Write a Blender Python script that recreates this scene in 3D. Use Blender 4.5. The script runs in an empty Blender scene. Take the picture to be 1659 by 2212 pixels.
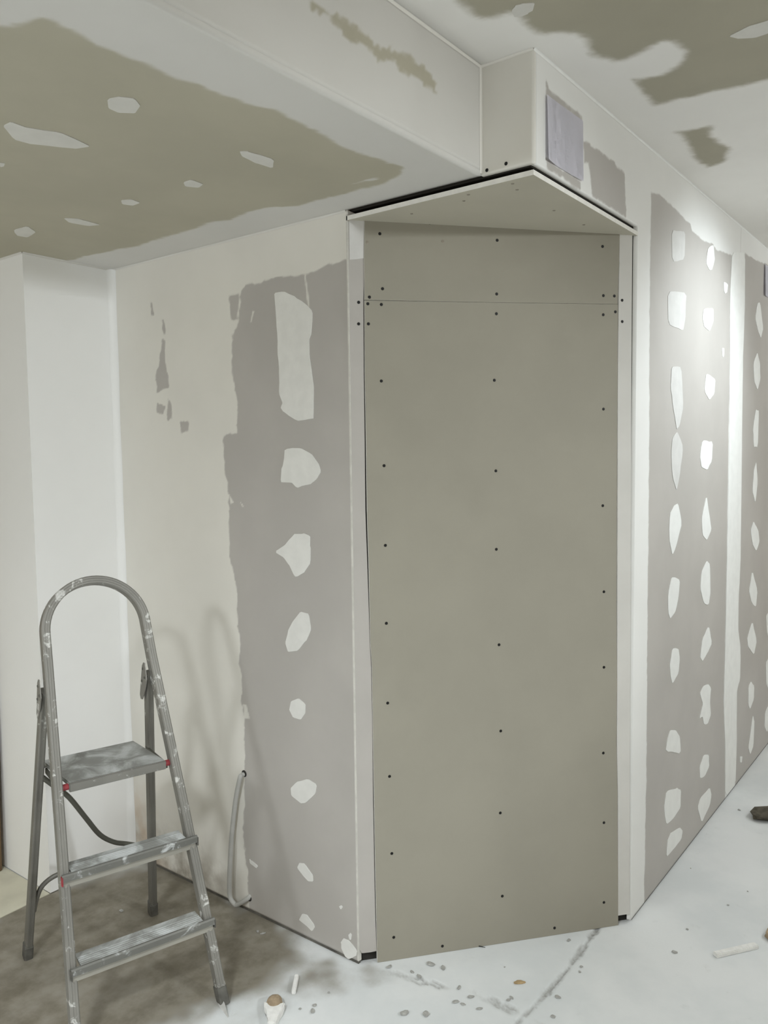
import bpy, bmesh, math, random
import numpy as np
from mathutils import Vector, Matrix
from mathutils.geometry import tessellate_polygon

random.seed(7)
rng = np.random.default_rng(7)
S = bpy.context.scene
COL = S.collection

# ---------------------------------------------------------------- camera
cam = bpy.data.objects.new('camera', bpy.data.cameras.new('camera'))
COL.objects.link(cam)
S.camera = cam
cam.data.sensor_fit = 'VERTICAL'
cam.data.sensor_height = 36.0
cam.data.lens = 28.14
cam.data.clip_start = 0.02
cam.matrix_world = Matrix((
    (0.607142, 0.064585, -0.791964, -1.795054),
    (-0.794495, 0.033674, -0.606336, -0.909162),
    (-0.012491, 0.997344, 0.071757, 1.55),
    (0, 0, 0, 1)))

# ---------------------------------------------------------------- world
world = bpy.data.worlds.new('world')
S.world = world
world.use_nodes = True
bg = world.node_tree.nodes['Background']
bg.inputs[0].default_value = (1.0, 0.85, 0.58, 1)
bg.inputs[1].default_value = 0.24

S.view_settings.view_transform = 'Standard'
S.view_settings.look = 'None'
S.view_settings.gamma = 1.0
S.view_settings.use_curve_mapping = False
S.view_settings.exposure = 0.15

# ---------------------------------------------------------------- lamps of the room and added fills
def lamp(name, kind, loc, power, colour, size=0.1, target=None, spot=None, blend=0.5):
    l = bpy.data.lights.new(name, kind)
    l.energy = power
    l.color = colour
    if kind == 'AREA':
        l.shape = 'DISK'
        l.size = size
    else:
        l.shadow_soft_size = size
    if kind == 'SPOT':
        l.spot_size = math.radians(spot)
        l.spot_blend = blend
    o = bpy.data.objects.new(name, l)
    COL.objects.link(o)
    o.location = loc
    if target is not None:
        d = Vector(target) - Vector(loc)
        o.rotation_euler = d.to_track_quat('-Z', 'Y').to_euler()
    return o

COOL = (0.94, 0.98, 1.0)
lamp('downward_spot', 'SPOT', (-2.39, -0.26, 2.47), 265, COOL, 0.17, (-2.39, -0.26, 0.0), 165, 1.0)
lamp('downward_spot', 'SPOT', (-4.0, -0.70, 2.47), 150, COOL, 0.20, (-4.0, -0.70, 0.0), 165, 1.0)
lamp('return_fill_spot', 'SPOT', (-0.20, -3.2, 2.46), 190, COOL, 0.12, (-0.15, 1.7, 0.85), 44, 0.75)  # unseen spot, cone shaped to brighten the return wall and spare the fascia
lamp('point_lamp', 'POINT', (-0.20, -3.2, 2.46), 35, COOL, 0.12)
lamp('point_lamp', 'POINT', (-3.0, 1.2, 2.15), 44, COOL, 0.16)
lamp('point_lamp', 'POINT', (3.2, -1.6, 2.30), 32, COOL, 0.10)  # added unseen fill that brightens the right-hand wall
lamp('downward_spot', 'SPOT', (1.7, -2.2, 2.47), 48, COOL, 0.10, (1.7, -2.0, 0.0), 160, 1.0)  # added unseen spot, lifts the dark right-hand side
lamp('wall_spot', 'SPOT', (1.44, -0.90, 2.28), 46, (0.89, 0.965, 1.0), 0.06, (1.44, 0.0, 1.76), 92, 0.95)

# ---------------------------------------------------------------- measured layout
# measured layout of the room, millimetres in the plane of each surface
DIAG_LEN=910
A_GREY=[[[519,2102],[595,2107],[675,2106],[739,2094],[816,2092],[905,2097],[977,2095],[1009,2092],[1038,2061],[1047,1989],[1071,1945],[1078,1829],[1069,1754],[1063,1694],[1061,1623],[1135,1623],[1131,1559],[1126,1513],[1118,1421],[1114,1344],[1116,1251],[1116,1196],[1088,1144],[1086,1066],[1083,989],[1081,911],[1078,817],[1076,754],[1068,660],[1073,564],[1071,500],[1076,435],[1074,371],[1087,327],[1077,224],[1070,145],[1066,73],[1063,-33],[540,-64]]]
A_WHITE=[[[756,2091],[747,2088],[734,1993],[742,1991]],[[980,2011],[970,2007],[986,1968],[992,1972]],[[1111,1424],[1090,1398],[1108,1390]],[[1061,1401],[1039,1388],[1048,1383]],[[1070,723],[1052,723],[1036,678],[1065,674]]]
A_SCRAPE=[[[1498,2097],[1487,2094],[1481,2057],[1492,2056]],[[1439,1968],[1416,1964],[1424,1903],[1414,1854],[1409,1789],[1443,1786],[1475,1780],[1482,1834],[1456,1881],[1449,1921]],[[1435,2032],[1425,2031],[1417,1979],[1430,1980]],[[1477,1741],[1438,1726],[1447,1710],[1478,1714]],[[1418,1757],[1406,1748],[1396,1683],[1422,1684]],[[1351,1671],[1309,1664],[1310,1641],[1348,1632]],[[1084,2067],[1042,2068],[1052,1990],[1074,1995]],[[1076,1941],[1052,1934],[1060,1880],[1073,1888]]]
A_PATCH=[[[880,2051],[842,2050],[788,2027],[742,1994],[724,1981],[727,1913],[739,1894],[738,1846],[732,1804],[724,1762],[724,1680],[730,1659],[799,1657],[853,1685],[863,1700],[854,1714],[868,1743],[865,1814],[870,1871],[873,1956],[875,2012]],[[847,1573],[782,1572],[740,1555],[707,1520],[702,1502],[718,1478],[750,1460],[805,1452],[824,1466],[872,1467],[862,1513]],[[819,1305],[779,1311],[752,1304],[749,1273],[751,1223],[773,1192],[812,1172],[822,1181],[841,1209],[861,1229],[901,1246],[860,1269]],[[796,1067],[760,1064],[754,1014],[778,975],[809,941],[855,930],[865,956],[854,994],[826,1034]],[[844,772],[813,788],[784,776],[783,746],[805,720],[835,721],[853,740]],[[831,511],[780,534],[741,526],[746,499],[792,456],[812,447],[853,463],[856,485]],[[833,228],[822,250],[800,253],[765,223],[765,205],[789,199],[811,212]],[[831,56],[814,82],[792,83],[761,60],[773,39],[797,47]],[[653,44],[643,62],[625,65],[608,56],[590,45],[592,27],[603,17],[624,3],[639,9],[650,27]],[[622,79],[615,91],[609,87],[612,71],[617,68]],[[658,160],[649,167],[643,162],[651,153]],[[1057,191],[1049,186],[1017,178],[1024,167],[1056,175]]]
B_GREY1=[[[823,2375],[902,2390],[1070,2381],[1228,2365],[1256,2345],[1401,2341],[1525,2351],[1578,2340],[1806,2361],[1789,2191],[1803,1885],[1812,1098],[1812,780],[1803,459],[1840,252],[1866,-134],[835,-77],[830,90],[837,453],[833,859],[831,1205],[830,1511],[819,1960]]]
B_GREY2=[[[2019,2408],[2195,2416],[2463,2439],[2553,2437],[2772,250],[2711,-135],[2041,-136],[2029,22],[2023,437],[2069,491],[2073,650],[2025,741],[2044,1031],[2015,1938],[2030,2164]]]
B_STRIP=[[[1805,2374],[2018,2414],[2030,2164],[2015,1938],[2041,1073],[2034,954],[2018,886],[2025,741],[2064,665],[2077,597],[2074,490],[2021,470],[2038,194],[2030,11],[1856,14],[1840,252],[1803,459],[1812,780],[1812,1098],[1815,1495],[1803,1885],[1786,2221]]]
B_TOP=[[[291,2380],[353,2383],[485,2385],[593,2379],[604,2252],[355,2250],[328,2336],[298,2325]],[[68,2458],[86,2442],[161,2445],[281,2443],[281,2429],[69,2423]],[[69,2273],[277,2274],[277,2247],[74,2253]]]
B_PATCH=[[[1042,1841],[1150,1850],[1178,1706],[1138,1639],[1107,1625],[1074,1686],[1035,1772]],[[1063,1597],[1113,1619],[1184,1564],[1146,1456],[1117,1407],[1068,1458],[1050,1540]],[[1098,1358],[1134,1361],[1181,1286],[1125,1215],[1080,1178],[1042,1239],[1043,1329]],[[1073,1102],[1168,1079],[1155,1013],[1115,966],[1064,953],[1042,978],[1037,1047]],[[1094,838],[1163,824],[1181,785],[1167,733],[1099,709],[1078,736],[1065,783]],[[1080,539],[1139,524],[1195,481],[1209,415],[1037,477],[1050,517]],[[1048,324],[1165,296],[1215,271],[1213,203],[1137,192],[1053,198],[1024,273]],[[1107,148],[1211,125],[1243,99],[1230,75],[1110,70],[1058,75],[1066,131]],[[1457,2326],[1531,2351],[1548,2292],[1512,2251],[1481,2243],[1433,2266]],[[1409,2088],[1539,2111],[1549,2062],[1494,2013],[1423,2022],[1399,2052]],[[1686,2235],[1750,2232],[1738,2198],[1710,2190],[1688,2200]],[[1676,1966],[1710,1969],[1706,1933],[1685,1931]],[[1459,1851],[1589,1833],[1573,1777],[1510,1746],[1439,1778]],[[1424,1591],[1565,1583],[1556,1509],[1494,1473],[1418,1484],[1391,1529]],[[1487,1373],[1536,1287],[1566,1228],[1503,1193],[1445,1220],[1429,1285]],[[1508,1111],[1554,1090],[1568,975],[1544,927],[1479,943],[1425,1012],[1440,1074]],[[1553,838],[1601,756],[1542,732],[1473,708],[1440,736],[1468,801]],[[1561,597],[1598,572],[1588,514],[1605,459],[1560,429],[1507,443],[1485,480],[1445,485],[1492,532],[1442,588],[1488,605]],[[1514,314],[1584,292],[1591,239],[1532,219],[1467,231],[1456,283]],[[1610,145],[1633,99],[1614,68],[1497,34],[1438,121],[1472,145]],[[2265,2231],[2310,2239],[2386,2127],[2343,2076],[2292,2100],[2222,2158]],[[2276,2007],[2335,1958],[2351,1883],[2300,1830],[2234,1865],[2209,1948]],[[2272,1738],[2336,1736],[2324,1564],[2251,1564],[2226,1650]],[[2302,1494],[2338,1398],[2301,1296],[2241,1358],[2260,1456]],[[2272,1214],[2369,1162],[2403,1102],[2340,1061],[2263,1105],[2221,1174]],[[2269,978],[2382,864],[2355,786],[2268,824],[2215,888]],[[2290,728],[2388,616],[2337,554],[2213,622],[2201,667]],[[2283,436],[2356,395],[2353,331],[2285,301],[2246,329],[2244,422]],[[2344,253],[2376,207],[2367,92],[2304,68],[2263,116],[2304,183]],[[2105,121],[2149,107],[2142,82],[2107,93]],[[2588,705],[2639,716],[2700,637],[2653,578],[2607,618]],[[2602,457],[2663,473],[2728,360],[2681,287],[2622,348]],[[2606,194],[2677,214],[2739,133],[2670,73],[2602,122]]]
B_THIN=[[[993,2090],[1196,2117],[1190,2021],[1165,1977],[1002,1982]],[[1024,2299],[1175,2328],[1169,2230],[1038,2198]]]
PAPER=[[[63,2423],[284,2430],[280,2272],[64,2269]]]
U_GREY=[[[-345,28],[-284,32],[-198,32],[-180,13],[-174,-24],[-158,-38],[-125,-44],[-83,-34],[-45,-49],[-26,-86],[5,-112],[49,-113],[121,-99],[192,-133],[189,-184],[160,-251],[185,-276],[243,-279],[307,-249],[332,-194],[314,-131],[402,-122],[500,-120],[513,-259],[533,-402],[563,-647],[-252,-729],[-661,-213],[-626,-1]],[[730,-108],[739,-157],[750,-203],[837,-183],[989,-192],[1071,-164],[1109,-95],[1007,-86],[825,-111]]]
U_SPOT=[[[-178,-37],[-189,-52],[-188,-65],[-174,-91],[-151,-76],[-146,-60],[-143,-42],[-153,-30]],[[237,-381],[218,-421],[218,-468],[218,-507],[271,-497],[277,-456],[280,-427],[257,-392]]]
L_GREY=[[[-1117,445],[-1099,391],[-1087,355],[-1074,316],[-1057,311],[-975,324],[-891,313],[-792,310],[-670,293],[-591,270],[-509,270],[-435,284],[-363,292],[-293,282],[-242,266],[-173,265],[-134,298],[-113,380],[-108,501],[-116,585],[-118,670],[-153,725],[-167,795],[-144,907],[-166,985],[-153,1108],[-156,1219],[-145,1354],[-173,1576],[-189,1888],[-216,1920],[-308,1940],[-582,2208],[-1255,708]]]
L_WHITE=[[[-158,435],[-163,386],[-159,344],[-144,363],[-149,412]]]
L_SPOT=[[[-839,485],[-829,456],[-808,444],[-781,463],[-769,499],[-791,522],[-815,518]],[[-904,762],[-902,730],[-865,733],[-809,703],[-767,710],[-726,722],[-741,762],[-813,808],[-852,814]],[[-497,487],[-483,474],[-411,462],[-371,505],[-418,513],[-476,505]],[[-444,754],[-443,720],[-402,724],[-393,753],[-420,774]],[[-458,996],[-444,967],[-413,974],[-413,1011],[-437,1020]],[[-469,1261],[-436,1235],[-359,1238],[-379,1278],[-433,1289]],[[-499,1482],[-491,1418],[-444,1455],[-428,1533],[-461,1540]],[[-808,978],[-791,968],[-785,989],[-787,1001]]]
K_SCRAPE=[[[-639,2406],[-600,2410],[-518,2407],[-444,2403],[-305,2424],[-199,2400],[-205,2381],[-306,2378],[-460,2374],[-483,2381],[-588,2385],[-624,2389]]]
SCREW_UP=[[93,2182],[242,2220],[450,2180],[628,2222],[792,2177],[99,2027],[60,2002],[448,2023],[796,2029],[833,2029]]
SCREW_LOW=[[55,1983],[95,1982],[56,1926],[447,1965],[796,1971],[837,1981],[92,1763],[440,1768],[799,1682],[97,1517],[444,1496],[799,1381],[98,1282],[445,1257],[805,1108],[98,1049],[453,961],[807,865],[99,807],[458,689],[807,585],[102,581],[456,427],[811,354],[106,340],[462,156],[813,86],[109,74],[264,22],[640,25]]
SCREW_FILL=[[56,2156],[281,2169]]
SCREW_L=[[29,1987],[28,1926]]
SCREW_R=[[860,2017],[861,1952]]
PAN_UP=[[49,2224],[849,2230],[847,2128],[843,2005],[344,1997],[46,1994],[46,2109]]
PAN_LOW=[[46,1992],[344,1996],[845,2004],[845,1831],[846,1514],[848,1073],[853,802],[852,620],[858,435],[861,233],[865,-2],[645,-2],[332,-1],[57,-2],[56,131],[55,263],[54,523],[53,751],[53,920],[49,990],[48,1198],[45,1390],[45,1593],[44,1794]]
STRIP_L=[[2,2243],[53,2226],[43,1998],[41,1794],[41,1593],[40,1390],[44,1199],[48,991],[51,920],[52,751],[51,523],[52,263],[53,131],[56,36],[36,35],[10,36],[2,51]]
STRIP_R=[[850,2230],[893,2229],[894,1803],[900,768],[906,30],[895,33],[865,33],[861,435],[856,620],[853,1073],[848,1802]]
STRIP_TOP=[[5,2224],[48,2222],[45,2112],[24,2108],[4,2106]]
SOFFIT_SCREW=[[4,198],[62,234],[2,69],[72,82],[294,86],[479,79],[66,406]]
BOX_SCREW=[[128,2255],[74,2259]]
HOSE=[[1073,472],[1094,402],[1110,325],[1123,248],[1133,163],[1140,87],[1138,38],[1117,20]]
HOLE=[[1074,480],[1063,41]]
DEB={"lump":[-307,640],"stick":[-187,671],"curl":[-366,778],"strip_a":[678,-273],"strip_b":[804,-363],"leaf1":[1753,-178],"leaf2":[871,-370],"chip_o":[215,151],"screw":[295,330],"chipw":[283,362]}
PEB=[[130,408,9],[138,368,7],[63,404,7],[-58,296,10],[-92,346,10],[142,10,6],[143,139,5],[129,141,5],[626,-167,7],[1788,-76,5],[1879,37,4],[1169,-55,3],[1126,-263,3],[995,-231,4],[772,-162,4],[390,36,5],[223,34,6],[490,122,5],[-257,1424,6],[-64,957,5],[-61,936,5],[-249,593,4],[-215,569,7],[-235,558,6],[-150,573,4],[68,433,5],[90,281,6],[34,257,6],[38,236,5],[76,233,7],[49,189,6],[45,502,6],[252,221,3],[365,30,4],[1183,109,3]]
CRACK1=[[625,77],[496,72],[344,65],[229,68],[152,71],[96,78],[-4,80]]
CRACK2=[[7,572],[35,443],[62,354],[84,265],[103,154],[96,78],[85,3]]
DARK=[[-827,2055],[-532,1711],[-344,1725],[-10,1536],[7,1063],[-1,565],[-51,596],[-167,668],[-277,728],[-346,730],[-438,818],[-596,956],[-786,1213],[-1066,1379]]

def pts(poly):
    return np.array(poly, float) / 1000.0

# ---------------------------------------------------------------- material helpers
def new_mat(name):
    m = bpy.data.materials.new(name)
    m.use_nodes = True
    nt = m.node_tree
    return m, nt, nt.nodes['Principled BSDF']

def N(nt, kind, **kw):
    n = nt.nodes.new(kind)
    for k, v in kw.items():
        setattr(n, k, v)
    return n

def mix(nt, fac, a, b):
    n = N(nt, 'ShaderNodeMix', data_type='RGBA')
    for i, v in ((0, fac), (6, a), (7, b)):
        if hasattr(v, 'is_linked'):
            nt.links.new(v, n.inputs[i])
        elif i == 0:
            n.inputs[0].default_value = v
        else:
            n.inputs[i].default_value = (*v, 1)
    return n.outputs[2]

def noise(nt, scale, detail=3, rough=0.55, co=None, dist=0.0):
    n = N(nt, 'ShaderNodeTexNoise')
    n.inputs['Scale'].default_value = scale
    n.inputs['Detail'].default_value = detail
    n.inputs['Roughness'].default_value = rough
    n.inputs['Distortion'].default_value = dist
    if co is not None:
        nt.links.new(co, n.inputs['Vector'])
    return n.outputs[0]

def ramp(nt, x, a, b, lo=0.0, hi=1.0):
    n = N(nt, 'ShaderNodeMapRange', interpolation_type='SMOOTHSTEP')
    nt.links.new(x, n.inputs[0])
    for i, v in ((1, a), (2, b), (3, lo), (4, hi)):
        n.inputs[i].default_value = v
    return n.outputs[0]

def math_(nt, op, a, b):
    n = N(nt, 'ShaderNodeMath', operation=op)
    for i, v in enumerate((a, b)):
        if hasattr(v, 'is_linked'):
            nt.links.new(v, n.inputs[i])
        else:
            n.inputs[i].default_value = v
    return n.outputs[0]

def objco(nt, stretch=(1, 1, 1)):
    t = N(nt, 'ShaderNodeTexCoord')
    mp = N(nt, 'ShaderNodeMapping')
    mp.inputs['Scale'].default_value = stretch
    nt.links.new(t.outputs['Object'], mp.inputs['Vector'])
    return mp.outputs[0]

def bump(nt, bsdf, h, strength=0.1, dist=0.002):
    b = N(nt, 'ShaderNodeBump')
    b.inputs['Strength'].default_value = strength
    b.inputs['Distance'].default_value = dist
    nt.links.new(h, b.inputs['Height'])
    nt.links.new(b.outputs[0], bsdf.inputs['Normal'])

def dark(c, k):
    return tuple(v * k for v in c)

PLASTER = (0.80, 0.785, 0.735)
PLASTER_W = (0.84, 0.845, 0.83)
PAPER_GREY = (0.49, 0.47, 0.445)
PAPER_BEIGE = (0.50, 0.475, 0.395)
PAPER_GREEN = (0.45, 0.425, 0.335)

def coated_board(name, board, plaster, stain=False, rough=0.75):
    """plasterboard paper partly covered with a skim of filler (attribute 'coat')"""
    m, nt, b = new_mat(name)
    co = objco(nt)
    at = N(nt, 'ShaderNodeAttribute', attribute_name='coat')
    n1 = noise(nt, 3.0, 4, co=co)
    n2 = noise(nt, 60.0, 3, co=co)
    bc = mix(nt, ramp(nt, n1, 0.35, 0.7), dark(board, 0.96), dark(board, 1.04))
    pc = mix(nt, ramp(nt, n1, 0.3, 0.7), dark(plaster, 0.955), plaster)
    # ragged edge of the skim: the mask is sharpened against a fine noise
    f = math_(nt, 'ADD', at.outputs['Fac'], math_(nt, 'MULTIPLY', math_(nt, 'SUBTRACT', n2, 0.5), 0.25))
    f = ramp(nt, f, 0.10, 0.90)
    c = mix(nt, f, bc, pc)
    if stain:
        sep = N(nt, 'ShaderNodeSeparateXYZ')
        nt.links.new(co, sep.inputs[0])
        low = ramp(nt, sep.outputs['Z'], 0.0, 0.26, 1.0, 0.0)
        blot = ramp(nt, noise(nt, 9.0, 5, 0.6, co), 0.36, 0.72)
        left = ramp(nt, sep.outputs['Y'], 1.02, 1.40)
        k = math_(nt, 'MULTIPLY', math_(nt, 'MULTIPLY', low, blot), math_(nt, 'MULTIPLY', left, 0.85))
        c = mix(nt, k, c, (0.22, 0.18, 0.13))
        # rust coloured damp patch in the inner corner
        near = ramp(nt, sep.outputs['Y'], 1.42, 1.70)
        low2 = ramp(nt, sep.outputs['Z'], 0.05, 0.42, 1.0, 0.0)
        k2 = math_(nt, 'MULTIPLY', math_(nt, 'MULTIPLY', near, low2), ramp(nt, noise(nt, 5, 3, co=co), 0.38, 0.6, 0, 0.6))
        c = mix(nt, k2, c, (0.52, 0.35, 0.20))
    nt.links.new(c, b.inputs['Base Color'])
    b.inputs['Roughness'].default_value = rough
    b.inputs['Specular IOR Level'].default_value = 0.3
    h = math_(nt, 'ADD', math_(nt, 'MULTIPLY', f, 1.0), math_(nt, 'MULTIPLY', n2, 0.15))
    bump(nt, b, h, 0.25, 0.001)
    return m

def flat_mat(name, c, rough=0.8, var=0.06, scale=8.0, metal=0.0, stretch=(1, 1, 1), spec=0.3, bstr=0.1):
    m, nt, b = new_mat(name)
    co = objco(nt, stretch)
    n1 = noise(nt, scale, 4, co=co)
    nt.links.new(mix(nt, ramp(nt, n1, 0.3, 0.7), dark(c, 1 - var), dark(c, 1 + var)), b.inputs['Base Color'])
    b.inputs['Roughness'].default_value = rough
    b.inputs['Metallic'].default_value = metal
    b.inputs['Specular IOR Level'].default_value = spec
    bump(nt, b, noise(nt, scale * 12, 2, co=co), bstr, 0.001)
    return m

M = {}
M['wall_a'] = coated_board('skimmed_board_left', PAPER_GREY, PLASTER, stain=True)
M['wall_b'] = coated_board('skimmed_board_right', PAPER_GREY, PLASTER_W, rough=0.55)
M['ceil_up'] = coated_board('skimmed_ceiling_upper', dark(PAPER_GREEN, 0.87), (0.84, 0.83, 0.80))
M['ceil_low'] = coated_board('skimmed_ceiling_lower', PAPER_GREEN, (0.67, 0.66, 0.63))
M['wall_white'] = flat_mat('painted_plaster', (0.89, 0.895, 0.89), 0.8, 0.012, 3)
M['filler'] = flat_mat('dry_filler', (0.80, 0.80, 0.775), 0.8, 0.03, 20)
M['filler_b'] = flat_mat('dry_filler_white', (0.85, 0.86, 0.845), 0.7, 0.025, 20)
M['filler_thin'] = flat_mat('thin_filler', (0.64, 0.635, 0.62), 0.75, 0.04, 20)
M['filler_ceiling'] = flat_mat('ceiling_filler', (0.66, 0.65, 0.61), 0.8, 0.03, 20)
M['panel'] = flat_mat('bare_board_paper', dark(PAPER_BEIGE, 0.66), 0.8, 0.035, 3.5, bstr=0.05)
M['soffit'] = flat_mat('bare_board_underside', dark(PAPER_BEIGE, 1.0), 0.8, 0.035, 3.5, bstr=0.05)  # same paper as the panel, lightened in place of bounced light
M['strip_grey'] = flat_mat('grey_board_strip', (0.46, 0.44, 0.415), 0.8, 0.03, 6)
M['strip_white'] = flat_mat('white_board_strip', (0.63, 0.62, 0.59), 0.8, 0.03, 6)
M['gypsum'] = flat_mat('gypsum_core', (0.82, 0.81, 0.77), 0.9, 0.05, 40)
M['cut_edge'] = flat_mat('cut_board_edge', (0.66, 0.65, 0.61), 0.9, 0.08, 30)
M['coat'] = flat_mat('plaster_fillet', (0.80, 0.785, 0.74), 0.8, 0.02, 4)
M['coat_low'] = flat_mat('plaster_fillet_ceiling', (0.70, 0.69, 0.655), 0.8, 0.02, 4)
M['void'] = flat_mat('dark_cavity', (0.035, 0.033, 0.03), 0.9, 0.1, 10)
M['gap_shade'] = flat_mat('painted_gap_shade', (0.13, 0.125, 0.11), 0.9, 0.4, 12)  # dark colour standing in for the shade under the wall boards
M['screw'] = flat_mat('black_screw', (0.02, 0.02, 0.02), 0.5, 0.1, 60, 0.3)
M['fillscrew'] = flat_mat('dabbed_screw', (0.33, 0.30, 0.25), 0.9, 0.1, 60)
M['paper'] = flat_mat('office_paper', (0.84, 0.83, 0.89), 0.7, 0.01, 5)
M['hose'] = flat_mat('grey_conduit', (0.45, 0.45, 0.43), 0.55, 0.06, 20)
M['plank'] = flat_mat('brown_wood', (0.16, 0.105, 0.06), 0.6, 0.25, 14, stretch=(6, 6, 0.6))
M['crumb'] = flat_mat('grey_crumb', (0.42, 0.42, 0.40), 0.9, 0.2, 60)
M['crumb_w'] = flat_mat('white_crumb', (0.80, 0.80, 0.78), 0.9, 0.06, 60)
M['debris_dark'] = flat_mat('dark_debris', (0.09, 0.08, 0.06), 0.8, 0.35, 40)
M['debris_ochre'] = flat_mat('ochre_chip', (0.42, 0.31, 0.17), 0.8, 0.2, 60)
M['earth'] = flat_mat('brown_render', (0.36, 0.28, 0.19), 0.95, 0.2, 60)
M['red'] = flat_mat('red_plastic', (0.30, 0.035, 0.045), 0.45, 0.08, 30, spec=0.5)
M['rubber'] = flat_mat('dark_rubber', (0.115, 0.112, 0.10), 0.7, 0.2, 30)

def aluminium(name, base, splash, amount, stretch=(1, 1, 1), metal=0.35, scale=16, soft=0.10):
    m, nt, b = new_mat(name)
    co = objco(nt, stretch)
    n1 = noise(nt, scale, 5, 0.65, co, 0.6)
    n2 = noise(nt, 4.0, 3, co=co)
    k = ramp(nt, math_(nt, 'ADD', n1, math_(nt, 'MULTIPLY', n2, 0.25)), amount, amount + soft)
    c = mix(nt, ramp(nt, n2, 0.3, 0.7), dark(base, 0.85), dark(base, 1.12))
    nt.links.new(mix(nt, k, c, splash), b.inputs['Base Color'])
    nt.links.new(math_(nt, 'MULTIPLY', math_(nt, 'SUBTRACT', 1.0, k), metal), b.inputs['Metallic'])
    b.inputs['Roughness'].default_value = 0.5
    bump(nt, b, n1, 0.15, 0.001)
    return m
M['alu'] = aluminium('dull_aluminium', (0.235, 0.23, 0.21), (0.62, 0.62, 0.60), 0.71, scale=30)
M['alu_leg'] = aluminium('dull_aluminium_leg', (0.19, 0.185, 0.165), (0.55, 0.55, 0.52), 0.80)
M['alu_tread'] = aluminium('plaster_splashed_tread', (0.25, 0.255, 0.24), (0.50, 0.52, 0.52), 0.50, metal=0.25, scale=11, soft=0.3)
M['alu_lip'] = aluminium('step_lip_metal', (0.17, 0.17, 0.155), (0.50, 0.52, 0.52), 0.66, scale=22, soft=0.15)
M['alu_flange'] = aluminium('step_flange_metal', (0.33, 0.32, 0.28), (0.50, 0.50, 0.48), 0.75, metal=0.15)
M['alu_dark'] = aluminium('dark_bar', (0.12, 0.12, 0.10), (0.5, 0.5, 0.48), 0.80)

def floor_material():
    m, nt, b = new_mat('dusty_screed')
    co = objco(nt)
    d = N(nt, 'ShaderNodeAttribute', attribute_name='dark').outputs['Fac']
    ck = N(nt, 'ShaderNodeAttribute', attribute_name='crack').outputs['Fac']
    n1 = noise(nt, 2.2, 5, 0.6, co)
    n2 = noise(nt, 14.0, 5, 0.65, co)
    n3 = noise(nt, 90.0, 2, 0.6, co)
    dust = mix(nt, ramp(nt, n1, 0.35, 0.65), (0.67, 0.70, 0.71), (0.76, 0.78, 0.785))
    dust = mix(nt, ramp(nt, n2, 0.60, 0.80, 0, 0.35), dust, (0.52, 0.54, 0.53))
    raw = mix(nt, ramp(nt, n2, 0.3, 0.7), (0.185, 0.165, 0.125), (0.27, 0.25, 0.205))
    raw = mix(nt, ramp(nt, n1, 0.5, 0.75, 0, 0.6), raw, (0.36, 0.34, 0.30))
    k = ramp(nt, math_(nt, 'ADD', d, math_(nt, 'MULTIPLY', math_(nt, 'SUBTRACT', n2, 0.5), 0.45)), 0.12, 0.88)
    c = mix(nt, k, dust, raw)
    k2 = math_(nt, 'MULTIPLY', ck, ramp(nt, n3, 0.25, 0.6, 0.55, 1.0))
    c = mix(nt, k2, c, (0.27, 0.265, 0.25))
    nt.links.new(c, b.inputs['Base Color'])
    b.inputs['Roughness'].default_value = 0.7
    b.inputs['Specular IOR Level'].default_value = 0.35
    bump(nt, b, math_(nt, 'ADD', n2, math_(nt, 'MULTIPLY', n3, 0.3)), 0.3, 0.002)
    return m
M['floor'] = floor_material()
M['floor_light'] = flat_mat('beige_floor', (0.62, 0.60, 0.49), 0.8, 0.08, 6)

# ---------------------------------------------------------------- object helpers
def link(o, parent=None):
    COL.objects.link(o)
    if parent is not None:
        o.parent = parent
    return o

def tag(o, label=None, cat=None, group=None, kind=None):
    for k, v in (('label', label), ('category', cat), ('group', group), ('kind', kind)):
        if v:
            o[k] = v
    return o

def empty(name, loc=(0, 0, 0), rz=0.0):
    o = bpy.data.objects.new(name, None)
    o.empty_display_size = 0.1
    o.location = loc
    o.rotation_euler = (0, 0, rz)
    return link(o)

def obj(name, bm, mats, parent=None, smooth=False):
    me = bpy.data.meshes.new(name)
    bmesh.ops.recalc_face_normals(bm, faces=bm.faces[:])
    bm.to_mesh(me)
    bm.free()
    for m in (mats if isinstance(mats, (list, tuple)) else [mats]):
        me.materials.append(m)
    if smooth:
        for p in me.polygons:
            p.use_smooth = True
    return link(bpy.data.objects.new(name, me), parent)

def share(name, me, parent=None, mw=None):
    o = bpy.data.objects.new(name, me)
    link(o, parent)
    if mw is not None:
        o.matrix_local = mw
    return o

def box(bm, lo, hi, mat=0, bevel=0.0):
    r = bmesh.ops.create_cube(bm, size=1.0)
    for v in r['verts']:
        v.co = Vector([(lo[i] + hi[i]) / 2 + v.co[i] * (hi[i] - lo[i]) for i in range(3)])
    fs = list({f for v in r['verts'] for f in v.link_faces})
    for f in fs:
        f.material_index = mat
    if bevel:
        bmesh.ops.bevel(bm, geom=list({e for f in fs for e in f.edges}), offset=bevel, segments=2, affect='EDGES')
    return r['verts']

def prism(bm, poly3, direction, mat_side=0, mat_front=0, mat_back=0):
    """poly3: 3-D outline, extruded along direction"""
    d = Vector(direction)
    a = [bm.verts.new(p) for p in poly3]
    b = [bm.verts.new(Vector(p) + d) for p in poly3]
    n = len(a)
    f = bm.faces.new(a); f.material_index = mat_front
    f = bm.faces.new(b[::-1]); f.material_index = mat_back
    for i in range(n):
        f = bm.faces.new([a[i], a[(i + 1) % n], b[(i + 1) % n], b[i]])
        f.material_index = mat_side

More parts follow.
